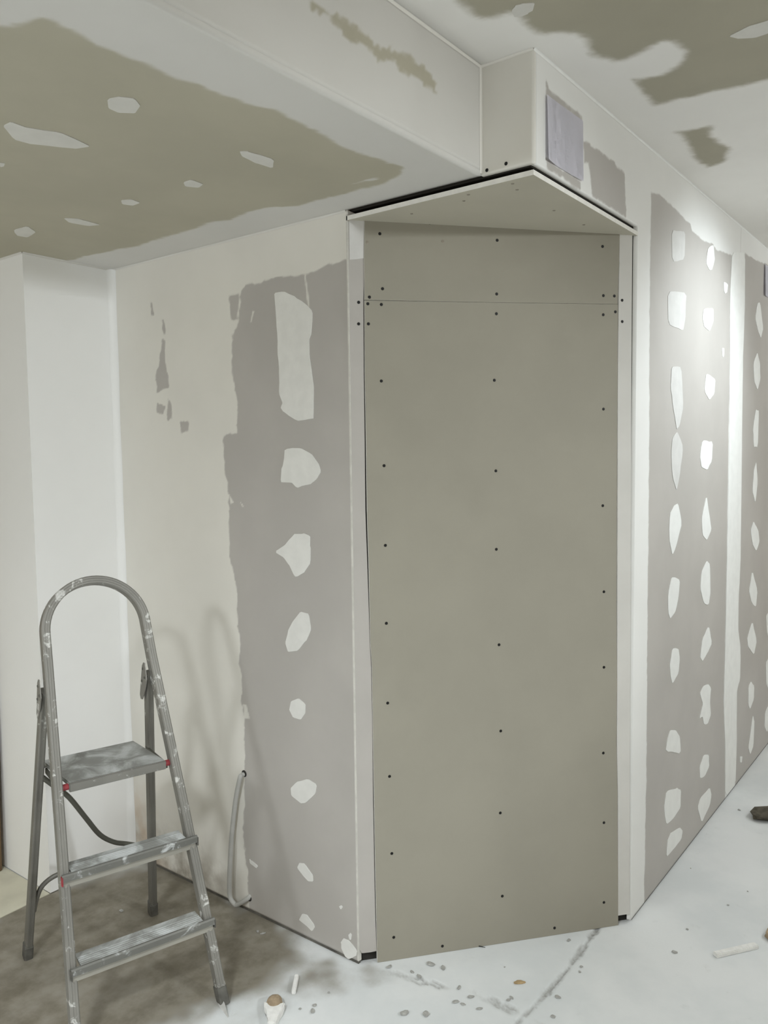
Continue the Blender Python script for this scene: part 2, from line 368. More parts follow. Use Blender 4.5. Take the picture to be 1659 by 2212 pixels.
def smooth_outline(poly, seg=0.012, jitter=0.0015, seed=0):
    """rounds a coarse outline (one Chaikin cut) and roughens it like a knife-spread edge"""
    p = np.array(poly, float)
    q = np.roll(p, -1, 0)
    c = np.empty((len(p) * 2, 2))
    c[0::2] = p * 0.88 + q * 0.12
    c[1::2] = p * 0.12 + q * 0.88
    r = np.random.default_rng(seed)
    out = []
    for i in range(len(c)):
        a, b = c[i], c[(i + 1) % len(c)]
        L = np.linalg.norm(b - a)
        k = max(1, min(3, int(L / seg)))
        for j in range(k):
            out.append(a + (b - a) * j / k + np.clip(r.normal(0, 1, 2), -1.5, 1.5) * min(jitter, 0.16 * L / k))
    return np.array(out)

def patch_mesh(poly, to3, normal, mat, name, parent, th=0.0014, seed=0, seg=0.03):
    """a dab of filler: outline on the wall, slightly smaller raised top"""
    o = smooth_outline(poly, seg, 0.0012, seed)
    top = o
    bm = bmesh.new()
    nrm = Vector(normal)
    a = [bm.verts.new(Vector(to3(*p)) + nrm * 0.0002) for p in o]
    b = [bm.verts.new(Vector(to3(*p)) + nrm * th) for p in top]
    n = len(a)
    for i in range(n):
        bm.faces.new([a[i], a[(i + 1) % n], b[(i + 1) % n], b[i]])
    bm.normal_update()
    ctr = Vector(to3(*o.mean(0))) + nrm * th
    for f in bm.faces:
        f.smooth = False
    for t in tessellate_polygon([[v.co - ctr for v in b]]):
        bm.faces.new([b[i] for i in t])
    bmesh.ops.recalc_face_normals(bm, faces=bm.faces[:])
    me = bpy.data.meshes.new(name)
    bm.normal_update()
    bm.to_mesh(me); bm.free()
    me.materials.append(mat)
    ob = link(bpy.data.objects.new(name, me), parent)
    # make sure it faces the room
    if sum(p.normal.dot(nrm) * p.area for p in me.polygons) < 0:
        me.flip_normals()
    return ob

# ---- vectorised masks on fine grids
def value_noise(x, y, freq, seed):
    r = np.random.default_rng(seed).random((64, 64))
    X, Y = x * freq, y * freq
    xi, yi = np.floor(X).astype(int), np.floor(Y).astype(int)
    fx, fy = X - xi, Y - yi
    fx, fy = fx * fx * (3 - 2 * fx), fy * fy * (3 - 2 * fy)
    g = lambda i, j: r[i % 64, j % 64]
    return ((g(xi, yi) * (1 - fx) + g(xi + 1, yi) * fx) * (1 - fy)
            + (g(xi, yi + 1) * (1 - fx) + g(xi + 1, yi + 1) * fx) * fy) - 0.5

def sdf(x, y, poly):
    """signed distance, positive inside"""
    d = np.full(x.shape, 1e9)
    inside = np.zeros(x.shape, bool)
    n = len(poly)
    for i in range(n):
        ax, ay = poly[i]
        bx, by = poly[(i + 1) % n]
        ex, ey = bx - ax, by - ay
        t = np.clip(((x - ax) * ex + (y - ay) * ey) / max(ex * ex + ey * ey, 1e-12), 0, 1)
        d = np.minimum(d, (x - ax - t * ex) ** 2 + (y - ay - t * ey) ** 2)
        c = ((ay > y) != (by > y))
        with np.errstate(divide='ignore', invalid='ignore'):
            xx = ax + (y - ay) * ex / (ey if ey else 1e-12)
        inside ^= c & (x < xx)
    d = np.sqrt(d)
    return np.where(inside, d, -d)

def line_dist(x, y, line):
    d = np.full(x.shape, 1e9)
    for (ax, ay), (bx, by) in zip(line[:-1], line[1:]):
        ex, ey = bx - ax, by - ay
        t = np.clip(((x - ax) * ex + (y - ay) * ey) / max(ex * ex + ey * ey, 1e-12), 0, 1)
        d = np.minimum(d, (x - ax - t * ex) ** 2 + (y - ay - t * ey) ** 2)
    return np.sqrt(d)

def coat_mask(u, v, layers, base=1.0, seed=1):
    c = np.full(u.shape, base)
    for k, (polys, val, soft, jit) in enumerate(layers):
        nz = (value_noise(u, v, 22, seed + k) + 0.6 * value_noise(u, v, 55, seed + k + 9)
              + 0.4 * value_noise(u, v, 120, seed + k + 19)) * jit
        for p in polys:
            s = sdf(u, v, pts(p)) + nz
            t = np.clip((s + soft) / (2 * soft), 0, 1)
            t = t * t * (3 - 2 * t)
            c = c * (1 - t) + val * t
    return c

def axis(breaks, step):
    out = [np.array([breaks[0]])]
    for a, b in zip(breaks[:-1], breaks[1:]):
        st = step if not isinstance(step, (list, tuple)) else step[len(out) - 1]
        n = max(1, int(round((b - a) / st)))
        out.append(np.linspace(a, b, n + 1)[1:])
    return np.concatenate(out)

def grid_plate(name, us, vs, to3, back, attrs, mat, keep=None, parent=None, depth=None, shift=None):
    """fine front face with attributes + thickness behind it.  to3: (u,v)->(x,y,z) arrays; back: vector"""
    U_, V_ = np.meshgrid(us, vs, indexing='ij')
    u, v = U_.ravel(), V_.ravel()
    x, y, z = to3(u, v)
    co = np.stack([np.broadcast_to(x, u.shape), np.broadcast_to(y, u.shape), np.broadcast_to(z, u.shape)], 1).astype(float)
    if shift is not None:
        co = co + shift(u, v)
    nu, nv = len(us), len(vs)
    I, J = np.meshgrid(np.arange(nu - 1), np.arange(nv - 1), indexing='ij')
    if keep is not None:
        cu, cv_ = (us[I] + us[I + 1]) / 2, (vs[J] + vs[J + 1]) / 2
        sel = keep(cu, cv_)
        I, J = I[sel], J[sel]
    I, J = I.ravel(), J.ravel()
    q = np.stack([I * nv + J, (I + 1) * nv + J, (I + 1) * nv + J + 1, I * nv + J + 1], 1)
    # orient front away from back vector
    a, b_, c_ = co[q[0, 0]], co[q[0, 1]], co[q[0, 2]]
    if np.dot(np.cross(b_ - a, c_ - a), np.array(back)) > 0:
        q = q[:, ::-1]
    e = np.concatenate([q[:, [0, 1]], q[:, [1, 2]], q[:, [2, 3]], q[:, [3, 0]]])
    key = np.sort(e, 1)
    kk = key[:, 0].astype(np.int64) * (nu * nv) + key[:, 1]
    _, idx, cnt = np.unique(kk, return_index=True, return_counts=True)
    be = e[idx[cnt == 1]]
    nvt = nu * nv
    co2 = co + np.array(back)
    sides = np.stack([be[:, 1], be[:, 0], be[:, 0] + nvt, be[:, 1] + nvt], 1)
    # keep the back ring only
    allco = np.concatenate([co, co2])
    faces = np.concatenate([q, sides])
    used = np.unique(faces)
    remap = np.full(len(allco), -1)
    remap[used] = np.arange(len(used))
    faces = remap[faces]
    allco = allco[used]
    me = bpy.data.meshes.new(name)
    me.vertices.add(len(allco)); me.vertices.foreach_set('co', allco.ravel())
    me.loops.add(faces.size); me.loops.foreach_set('vertex_index', faces.ravel().astype(np.int32))
    me.polygons.add(len(faces))
    me.polygons.foreach_set('loop_start', np.arange(0, faces.size, 4, dtype=np.int32))
    me.update(calc_edges=True)
    uu = np.concatenate([u, u])[used]; vv = np.concatenate([v, v])[used]
    isback = used >= nvt
    for an, fn in attrs.items():
        val = fn(uu, vv)
        val = np.where(isback, 1.0 if an == 'coat' else val, val)
        at = me.attributes.new(an, 'FLOAT', 'POINT')
        at.data.foreach_set('value', val.astype(np.float32))
    me.materials.append(mat)
    me.validate()
    return link(bpy.data.objects.new(name, me), parent)

HC, HL = 2.51, 2.245          # upper and lowered ceiling heights
YB = 0.145                    # front of the lowered ceiling
YE, XE = 0.583, 0.70          # where the cut corner starts on either wall
YR, XP = 1.722, -0.344        # inner corner and face of the pier

# ================================================================ ROOM SHELL
# floor -----------------------------------------------------------
c1, c2 = pts(CRACK1), pts(CRACK2)
def crack_f(u, v):
    nz = value_noise(u, v, 45, 3) * 0.012 + value_noise(u, v, 120, 4) * 0.006
    w1 = np.clip(1 - np.abs(line_dist(u, v, c1) + nz - 0.001) / 0.009, 0, 1)
    w2 = np.clip(1 - np.abs(line_dist(u, v, c2) + nz * 1.8 - 0.004) / 0.010, 0, 1)
    brk = np.clip(value_noise(u, v, 14, 8) * 3 + 0.45, 0, 1)
    # dirt gathered along the feet of the two walls
    return np.maximum(w1 * 0.95, w2 * 0.8 * brk)
def dark_f(u, v):
    nz = (value_noise(u, v, 3, 30) + 0.6 * value_noise(u, v, 8, 31) + 0.4 * value_noise(u, v, 24, 32)) * 0.20
    s = sdf(u, v, pts(DARK)) + nz
    t = np.clip((s + 0.24) / 0.38, 0, 1)
    return t * t * (3 - 2 * t)
def floor_shift(u, v):
    d = np.zeros((len(u), 3))
    d[:, 2] = -0.007 * np.clip(crack_f(u, v), 0, 1)
    return d
grid_plate('floor', axis([-4.2, -0.9, 1.2, 4.6], [0.15, 0.007, 0.05]), axis([-4.2, -0.6, 1.9, 4.6], [0.15, 0.007, 0.15]),
           lambda u, v: (u, v, 0.0), (0, 0, -0.06), {'dark': dark_f, 'crack': crack_f}, M['floor'], shift=floor_shift)
fl = bpy.data.objects['floor']; tag(fl, kind='structure')
bm = bmesh.new()
prism(bm, [(-0.346, YR + 0.002, 0.0006), (-0.346, 3.4, 0.0006), (-2.6, 3.4, 0.0006), (-2.6, YR + 0.02, 0.0006),
           (-1.2, YR - 0.004, 0.0006), (-0.8, YR + 0.006, 0.0006), (-0.55, YR - 0.004, 0.0006)], (0, 0, 0.0025))
obj('pale_floor_slab', bm, M['floor_light'], fl)  # thin beige slab laid over the floor left of the pier

# wall left (one board, skim coated) -------------------------------
ys = axis([0.0, YB, YE, YR], 0.006)
zs = axis([0.011, HL, HC], 0.006)
def keep_a(u, v):
    return ~((u < YE) & (v < HL)) & ~((u > YB) & (v > HL))
lay_a = [(A_GREY, 0.0, 0.006, 0.012), (A_WHITE, 0.8, 0.003, 0.003), (A_SCRAPE, 0.12, 0.005, 0.012)]
wall_left = grid_plate('wall_left', ys, zs, lambda u, v: (0.0, u, v), (0.0125, 0, 0),
                       {'coat': lambda u, v: coat_mask(u, v, lay_a, 1.0, 5)}, M['wall_a'], keep_a)
tag(wall_left, kind='structure')
toA = lambda y, z: (0.0, y, z)
for i, p in enumerate(A_PATCH):
    patch_mesh(pts(p), toA, (-1, 0, 0), M['filler'], 'filler_patch', wall_left, 0.0016, 100 + i, 0.02)
# raw white edge of the board where it was cut for the niche
bm = bmesh.new()
box(bm, (-0.0010, YE - 0.0005, 0.012), (0.0125, YE + 0.0055, HL - 0.012), 0, 0.0006)
obj('cut_edge', bm, M['cut_edge'], wall_left)

bm = bmesh.new()
box(bm, (0.003, YE + 0.004, 0.0), (0.0125, YR - 0.001, 0.0109))
obj('gap_shade_strip', bm, M['gap_shade'], wall_left)  # dark strip added to paint the shade in the gap at the floor

# wall right -------------------------------------------------------
bm = bmesh.new()
box(bm, (0.72, 0.016, 0.0), (4.6, 0.06, HC - 0.001))
wall_right = obj('wall_right', bm, M['void'])
tag(wall_right, kind='structure')
bm = bmesh.new()
box(bm, (XE + 0.02, 0.003, 0.0), (4.6, 0.0125, 0.0079))
obj('gap_shade_strip', bm, M['gap_shade'], wall_right)  # same painted gap shade along the right wall
lay_b = [(B_GREY1, 0.0, 0.006, 0.006), (B_GREY2, 0.0, 0.006, 0.008), (B_TOP, 0.08, 0.006, 0.010)]
XJ = (0.0, XE, 1.945, 3.15, 4.6)
def coat_b(u, v):
    c = coat_mask(u, v, lay_b, 1.0, 40)
    far = u > 2.3                                    # boards further along, same pattern of joints
    return np.where(far & (np.abs(u - 3.15) > 0.06) & (v < 2.36), 0.0, c)
for k in range(3):
    a = XJ[0] if k == 0 else XJ[k + 1]
    b_ = XJ[k + 2] - 0.0003
    if k == 0:
        us = axis([0.0127, XE, b_], 0.007)
        kp = lambda u, v: ~((u < XE) & (v < HL))
    else:
        us = axis([a, b_], 0.01 if k == 1 else 0.08)
        kp = None
    grid_plate('plasterboard', us, axis([0.008, HL, HC], 0.007 if k < 2 else 0.08), lambda u, v: (u, 0.0, v), (0, 0.0125, 0),
               {'coat': coat_b}, M['wall_b'], kp, wall_right)
toB = lambda x, z: (x, 0.0, z)
for i, p in enumerate(B_PATCH):
    patch_mesh(pts(p), toB, (0, -1, 0), M['filler_thin' if i < 2 else 'filler_b'], 'filler_patch', wall_right, 0.0016, 200 + i, 0.02)
for i, p in enumerate(B_THIN):
    tag(patch_mesh(pts(p), toB, (0, -1, 0), M['filler_thin'], 'filler_patch', wall_right, 0.0012, 260 + i, 0.02), 'thin scraped filler patch')
patch_mesh(pts(B_STRIP[0]), toB, (0, -1, 0), M['filler_b'], 'joint_strip', wall_right, 0.0016, 300, 0.05)

# cut corner: dark cavity, bare boards, soffit ----------------------
DD = Vector((XE, -YE, 0)).normalized()
DN = Vector((-YE, -XE, 0)).normalized()           # towards the room
toG = lambda s, z, o=0.0: tuple(Vector((0, YE, 0)) + DD * s + Vector((0, 0, z)) + DN * o)
bm = bmesh.new()
prism(bm, [(0.016, YE + 0.012, 0.0), (XE + 0.012, 0.016, 0.0), (XE + 0.012, 0.30, 0.0), (0.30, YE + 0.3, 0.0), (0.016, YE + 0.3, 0.0)],
      (0, 0, 2.232))
prism(bm, [(0.014, 0.014, 2.242), (XE + 0.03, 0.014, 2.242), (0.014, YE + 0.03, 2.242)], (0, 0, 0.26))
wall_corner = obj('wall_corner', bm, M['void'])
tag(wall_corner, kind='structure')

def sheet(name, poly, off, th, mat, parent, bow=0.0):
    bm = bmesh.new()
    out = []
    for s, z in pts(poly):
        out.append(toG(s, max(z, 0.001), off))
    prism(bm, out, tuple(-DN * th), 1, 0, 0)
    return obj(name, bm, [mat, M['gypsum']], parent)
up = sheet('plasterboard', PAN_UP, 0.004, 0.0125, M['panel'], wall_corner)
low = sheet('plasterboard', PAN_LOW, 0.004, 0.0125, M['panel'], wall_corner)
sl = sheet('board_strip', STRIP_L, 0.0, 0.011, M['strip_grey'], wall_corner); sl['label'] = 'narrow grey board strip'
sr = sheet('board_strip', STRIP_R, 0.003, 0.0125, M['strip_white'], wall_corner); sr['label'] = 'narrow white board strip'

bm = bmesh.new()
prism(bm, [toG(max(a_, 0.003), b_, 0.0014) for a_, b_ in pts(STRIP_TOP)], tuple(-DN * 0.0014))
obj('filler_patch', bm, M['filler_thin'], sl)

def screw_mesh(mat):
    bm = bmesh.new()
    bmesh.ops.create_cone(bm, cap_ends=True, segments=10, radius1=0.0047, radius2=0.0038, depth=0.0016)
    # cross recess
    for r in (0, math.pi / 2):
        vs = box(bm, (-0.0026, -0.0005, 0.0007), (0.0026, 0.0005, 0.0012))
        bmesh.ops.rotate(bm, verts=vs, cent=(0, 0, 0), matrix=Matrix.Rotation(r, 3, 'Z'))
    me = bpy.data.meshes.new('screw')
    bm.to_mesh(me); bm.free()
    me.materials.append(mat)
    return me
SCREW, FILLED = screw_mesh(M['screw']), screw_mesh(M['fillscrew'])
RG = DN.to_track_quat('Z', 'Y').to_matrix().to_4x4()
def screws(lst, parent, me, off):
    for s, z in lst:
        share('screw', me, parent, Matrix.Translation(toG(s / 1000, z / 1000, off)) @ RG)
screws(SCREW_UP, up, SCREW, 0.0048)
screws(SCREW_LOW, low, SCREW, 0.0048)
for s, z in SCREW_FILL:
    tag(share('screw', FILLED, up, Matrix.Translation(toG(s / 1000, z / 1000, 0.0046)) @ RG), 'screw head dabbed over')
screws(SCREW_L, sl, SCREW, 0.0008)
screws(SCREW_R, sr, SCREW, 0.0038)

# soffit board under the corner
bm = bmesh.new()
e = 0.0035
prism(bm, [(-0.001, YE + 0.004, 2.216), (-0.001, -0.001, 2.216), (XE + 0.004, -0.001, 2.216)], (0, 0, 0.0125), 1, 0, 0)
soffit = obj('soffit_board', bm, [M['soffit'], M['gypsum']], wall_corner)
RD = Matrix.Rotation(math.pi, 4, 'X')
for x, y in SOFFIT_SCREW:
    if x < 15:
        x += 22
    share('screw', FILLED, soffit, Matrix.Translation((x / 1000, y / 1000, 2.2156)) @ RD)
RA = Vector((-1, 0, 0)).to_track_quat('Z', 'Y').to_matrix().to_4x4()
for y, z in BOX_SCREW:
    share('screw', SCREW, wall_left, Matrix.Translation((-0.0008, y / 1000, z / 1000)) @ RA)

# return wall and pier on the far left -----------------------------
bm = bmesh.new()
prism(bm, [(XP, YR, 0.004), (0.4, YR, 0.004), (0.4, 4.6, 0.004), (XP, 4.6, 0.004)], (0, 0, HL - 0.006))
for f in bm.faces:
    f.smooth = False
tag(obj('wall_back', bm, M['wall_white']), kind='structure')

# ceilings ----------------------------------------------------------
lay_u = [(U_GREY, 0.0, 0.028, 0.014)]
ceil = grid_plate('ceiling', axis([-4.2, -0.9, 1.2, 4.6], [0.2, 0.012, 0.2]), axis([-4.2, -1.0, 0.016, YB], [0.2, 0.012, 0.05]),
                  lambda u, v: (u, v, HC), (0, 0, 0.0125), {'coat': lambda u, v: coat_mask(u, v, lay_u, 1.0, 70)}, M['ceil_up'],
                  lambda u, v: ~((u > 0.016) & (v > 0.016)))
tag(ceil, kind='structure')
toU = lambda x, y: (x, y, HC)
for i, p in enumerate(U_SPOT):
    patch_mesh(pts(p), toU, (0, 0, -1), M['filler_ceiling'], 'filler_patch', ceil, 0.0016, 400 + i, 0.02)
lay_l = [(L_GREY, 0.0, 0.015, 0.013), (L_WHITE, 0.9, 0.006, 0.008)]
ceil2 = grid_plate('ceiling', axis([-4.2, -1.4, 0.0125], [0.2, 0.010]), axis([YB, 2.4, 4.6], [0.010, 0.2]),
                   lambda u, v: (u, v, HL), (0, 0, 0.0125), {'coat': lambda u, v: coat_mask(u, v, lay_l, 1.0, 80)}, M['ceil_low'],
                   lambda u, v: ~((u > 0.0) & (v > YB)))
tag(ceil2, kind='structure')
toL = lambda x, y: (x, y, HL)
for i, p in enumerate(L_SPOT):
    patch_mesh(pts(p), toL, (0, 0, -1), M['filler_ceiling'], 'filler_patch', ceil2, 0.0016, 420 + i, 0.02)
lay_k = [(K_SCRAPE, 0.15, 0.006, 0.02)]
grid_plate('ceiling_fascia', axis([-4.2, -1.2, 0.0], [0.2, 0.010]), axis([HL + 0.0127, HC], 0.010), lambda u, v: (u, YB, v), (0, 0.0125, 0),
           {'coat': lambda u, v: coat_mask(u, v, lay_k, 1.0, 90)}, M['ceil_low'], None, ceil2)

# plaster drawn round the inner corners
def fillet(parent, p0, p1, d1, d2, r, mat, n=7):
    p0, p1, d1, d2 = Vector(p0), Vector(p1), Vector(d1), Vector(d2)
    bm = bmesh.new()
    rows = []
    m = max(2, int((p1 - p0).length / 0.05))
    for i in range(m + 1):
        p = p0.lerp(p1, i / m)
        rr = r * (1 + 0.06 * math.sin(i * 0.9) + 0.05 * math.sin(i * 0.35))
        c = p + (d1 + d2) * (rr + 0.0003)
        rows.append([bm.verts.new(c - (d1 * math.cos(t) + d2 * math.sin(t)) * rr) for t in [math.pi / 2 * k / n for k in range(n + 1)]])
    for i in range(m):
        for k in range(n):
            bm.faces.new([rows[i][k], rows[i][k + 1], rows[i + 1][k + 1], rows[i + 1][k]])
    o = obj('corner_fillet', bm, mat, parent, True)
    nrm = sum((p.normal for p in o.data.polygons), Vector())
    if nrm.dot(d1 + d2) < 0:
        o.data.flip_normals()
    return o
X_, Y_, Z_ = Vector((1, 0, 0)), Vector((0, 1, 0)), Vector((0, 0, 1))
fillet(wall_left, (0, YE + 0.006, HL), (0, YR, HL), -X_, -Z_, 0.005, M['coat_low'])
fillet(wall_left, (0, YR, 0.01), (0, YR, HL), -X_, -Y_, 0.022, M['wall_white'])
fillet(wall_left, (0, YB, HL + 0.005), (0, YB, HC), -X_, -Y_, 0.005, M['coat'])
fillet(wall_left, (0, 0.0, HC), (0, YB, HC), -X_, -Z_, 0.005, M['coat'])
fillet(wall_right, (0, 0, HC), (4.6, 0, HC), -Y_, -Z_, 0.005, M['filler_b'])
fillet(bpy.data.objects['wall_back'], (XP, YR, HL), (0, YR, HL), -Y_, -Z_, 0.005, M['coat_low'])
fillet(bpy.data.objects['wall_back'], (XP, YR, HL), (XP, 4.6, HL), -X_, -Z_, 0.005, M['coat_low'])
fillet(ceil2, (-4.2, YB, HC), (0, YB, HC), -Y_, -Z_, 0.005, M['coat'])

# ================================================================ STEP LADDER
LW = Vector((-0.955658, 0.294475, 0))
lad = empty('step_ladder', (-0.391552, 1.383266, 0), math.atan2(LW.y, LW.x))
tag(lad, 'plaster-splashed aluminium step ladder with hooped handrail standing on the dusty floor', 'ladder')
SL = -0.3186                                # lean of the front frame
FY = 0.558
def fp(a, s, o=0.0):
    """point in the leaning front plane: across, length along the slope, offset out of it"""
    ca = 1 / math.sqrt(1 + SL * SL)
    return Vector((a, FY + SL * ca * s + o * ca, ca * s - o * SL * ca))
FNOR = Vector((0, 1, -SL)).normalized()

def sweep(bm, path, nor, prof, cap=True, closed=False):
    """profile (in-plane, along nor) swept along a path lying in a plane with normal nor"""
    nor = Vector(nor).normalized()
    rings = []
    n = len(path)
    for i, p in enumerate(path):
        t = (path[min(i + 1, n - 1)] - path[max(i - 1, 0)]).normalized()
        side = t.cross(nor).normalized()
        rings.append([bm.verts.new(p + side * a + nor * b) for a, b in prof])
    m = len(prof)
    for i in range(n - 1):
        for j in range(m):
            bm.faces.new([rings[i][j], rings[i][(j + 1) % m], rings[i + 1][(j + 1) % m], rings[i + 1][j]])
    if cap:
        bm.faces.new(rings[0][::-1]); bm.faces.new(rings[-1])

def prof_rect(w, d, c=0.003, groove=0.0):
    w, d = w / 2, d / 2
    p = [(-w + c, -d), (w - c, -d), (w, -d + c), (w, d - c), (w - c, d)]
    if groove:
        p += [(w * 0.35, d), (w * 0.25, d - groove), (-w * 0.25, d - groove), (-w * 0.35, d)]
    p += [(-w + c, d), (-w, d - c), (-w, -d + c)]
    return p

# front frame with hoop
R_, XC = 0.1435, 0.0115
path = [fp(-0.205, 0.02), fp(-0.190, 0.26), fp(-0.168, 0.58), fp(-0.137, 1.00)]
s0 = 1.1025
for k in range(0, 33):
    t = math.pi * k / 32
    path.append(fp(XC - R_ * math.cos(t), s0 + R_ * math.sin(t)))
path += [fp(0.158, 1.00), fp(0.172, 0.58), fp(0.193, 0.02)]
bm = bmesh.new()
sweep(bm, path, FNOR, prof_rect(0.024, 0.036, 0.003, 0.0015))
obj('front_frame', bm, M['alu'], lad)
for xx in (-0.205, 0.193):
    bm = bmesh.new()
    sweep(bm, [fp(xx * 1.006, -0.002), fp(xx * 1.0, 0.018), fp(xx * 0.99, 0.046)], FNOR, prof_rect(0.0275, 0.0395, 0.004))
    for v in bm.verts:                              # worn flat on the floor
        v.co.z = max(v.co.z, 0.0 if v.co.z > -0.02 else v.co.z)
    obj('foot', bm, M['rubber'], lad)
# rear legs
RS = 0.262 / 0.90
RN = Vector((0, 1, -RS)).normalized()
for sx in (-1, 1):
    bm = bmesh.new()
    xt = 0.168 if sx > 0 else -0.130
    sweep(bm, [Vector((0.1985 * sx, 0.004 + 0.0, 0.012)), Vector((xt, 0.2445, 0.90))], RN, prof_rect(0.021, 0.032, 0.003, 0.0012))
    obj('rear_leg', bm, M['alu_leg'], lad)
    bm = bmesh.new()
    sweep(bm, [Vector((0.1992 * sx, 0.0, 0.0)), Vector((0.1967 * sx + 0.0015, 0.014, 0.048))], RN, prof_rect(0.026, 0.037, 0.004))
    obj('foot', bm, M['rubber'], lad)
    # hinge plate riveted to leg and frame
    bm = bmesh.new()
    c = Vector((xt + 0.0125, 0.248, 0.885))
    outl = []
    for yy, zz in ((-0.030, -0.06), (-0.027, 0.035), (-0.018, 0.048), (-0.006, 0.048), (0.004, 0.03), (0.020, 0.0), (0.012, -0.035), (-0.006, -0.07), (-0.02, -0.072)):
        outl.append(c + Vector((0, yy + RS * zz * 0.9, zz)))
    prism(bm, outl, (0.0025, 0, 0))
    hp = obj('hinge_plate', bm, M['alu'], lad)
    for yy, zz in ((-0.017, 0.028), (0.004, 0.004), (-0.018, -0.012)):
        bm = bmesh.new()
        bmesh.ops.create_cone(bm, cap_ends=True, segments=10, radius1=0.0045, radius2=0.003, depth=0.003)
        bmesh.ops.rotate(bm, verts=bm.verts[:], cent=(0, 0, 0), matrix=Matrix.Rotation(math.pi / 2, 3, 'Y'))
        bmesh.ops.translate(bm, verts=bm.verts[:], vec=c + Vector((0.0035, yy + RS * zz * 0.9, zz)))
        obj('rivet', bm, M['rubber'], hp)
# platform
def skew(bm):
    """the platform is slightly racked in its frame"""
    for v in bm.verts:
        v.co.x += 0.022 * (0.352 - v.co.y) / 0.222
bm = bmesh.new()
box(bm, (-0.136, 0.130, 0.648), (0.138, 0.352, 0.660), 0, 0.003)
skew(bm)
plat = obj('platform', bm, M['alu_tread'], lad)
bm = bmesh.new()
box(bm, (-0.136, 0.348, 0.634), (0.138, 0.356, 0.659), 0, 0.002)
box(bm, (-0.136, 0.128, 0.636), (0.138, 0.134, 0.659), 0, 0.002)
skew(bm)
obj('platform_lip', bm, M['alu'], plat)
for x0, x1 in ((-0.152, -0.135), (0.137, 0.158)):
    bm = bmesh.new()
    bmesh.ops.create_cone(bm, cap_ends=True, segments=14, radius1=0.009, radius2=0.009, depth=x1 - x0)
    bmesh.ops.bevel(bm, geom=[e_ for e_ in bm.edges if len(e_.link_faces) == 2 and e_.calc_face_angle(0) > 1.2], offset=0.0015, segments=2, affect='EDGES')
    bmesh.ops.rotate(bm, verts=bm.verts[:], cent=(0, 0, 0), matrix=Matrix.Rotation(math.pi / 2, 3, 'Y'))
    bmesh.ops.translate(bm, verts=bm.verts[:], vec=((x0 + x1) / 2, 0.345, 0.648))
    tag(obj('end_plug', bm, M['red'], lad), 'red plastic plug')
# links from the rear legs to the platform
for sx in (-1, 1):
    bm = bmesh.new()
    xx = 0.156 if sx > 0 else -0.141
    box(bm, (xx - 0.003, 0.165, 0.632), (xx + 0.003, 0.345, 0.648), 0, 0.001)
    obj('platform_link', bm, M['alu_dark'], lad)
# two steps
for z, xa, xb, yf in ((0.449, -0.189, 0.187, 0.446), (0.229, -0.205, 0.190, 0.517)):
    bm = bmesh.new()
    # ribbed tread with front roll and lower flange
    pr = [(yf - 0.068, z - 0.004), (yf - 0.068, z + 0.002), (yf - 0.05, z + 0.001)]
    for k in range(5):
        y0 = yf - 0.05 + k * 0.009
        pr += [(y0, z + 0.001), (y0 + 0.002, z + 0.003), (y0 + 0.005, z + 0.003), (y0 + 0.007, z + 0.001)]
    pr += [(yf - 0.004, z + 0.003), (yf - 0.004, z - 0.004)]
    ia, ib = xa + 0.032, xb - 0.026                  # the tread sits between the stiles
    prism(bm, [(ia, y, zz) for y, zz in pr], (ib - ia, 0, 0))
    stp = obj('step', bm, M['alu_tread'], lad)
    bm = bmesh.new()
    prism(bm, [(xa, y, zz) for y, zz in ((yf - 0.006, z + 0.003), (yf, z + 0.003), (yf + 0.003, z - 0.001), (yf + 0.0035, z - 0.016), (yf - 0.004, z - 0.019))], (xb - xa, 0, 0))
    obj('step_lip', bm, M['alu_lip'], stp)
    bm = bmesh.new()
    prism(bm, [(xa + 0.004, y, zz) for y, zz in ((yf - 0.010, z - 0.012), (yf - 0.0045, z - 0.0185), (yf - 0.003, z - 0.034), (yf - 0.012, z - 0.035))], (xb - xa - 0.008, 0, 0))
    obj('step_flange', bm, M['alu_flange'], stp)
    for sx, xe in ((-1, xa), (1, xb)):
        bm = bmesh.new()
        box(bm, (xe - 0.002, yf - 0.008, z - 0.026), (xe + 0.002, yf + 0.0045, z - 0.001), 0, 0.001)
        obj('end_cap', bm, M['red'] if (sx > 0 and z > 0.3) else M['rubber'], stp)
# bent braces behind the steps
def tube_bm(ptsl, r, seg=10, smooth=4):
    bm = bmesh.new()
    P = [Vector(p) for p in ptsl]
    # Catmull-Rom
    out = []
    for i in range(len(P) - 1):
        p0, p1, p2, p3 = P[max(i - 1, 0)], P[i], P[i + 1], P[min(i + 2, len(P) - 1)]
        for k in range(smooth):
            t = k / smooth
            out.append(0.5 * ((2 * p1) + (p2 - p0) * t + (2 * p0 - 5 * p1 + 4 * p2 - p3) * t * t + (3 * p1 - p0 - 3 * p2 + p3) * t ** 3))
    out.append(P[-1])
    prev = None
    rings = []
    for i, p in enumerate(out):
        t = (out[min(i + 1, len(out) - 1)] - out[max(i - 1, 0)]).normalized()
        if prev is None:
            s = t.orthogonal().normalized()
        else:
            s = (prev - t * prev.dot(t)).normalized()
        prev = s
        b = t.cross(s)
        rings.append([bm.verts.new(p + (s * math.cos(2 * math.pi * k / seg) + b * math.sin(2 * math.pi * k / seg)) * r) for k in range(seg)])
    for i in range(len(rings) - 1):
        for j in range(seg):
            bm.faces.new([rings[i][j], rings[i][(j + 1) % seg], rings[i + 1][(j + 1) % seg], rings[i + 1][j]])
    bm.faces.new(rings[0][::-1]); bm.faces.new(rings[-1])
    return bm
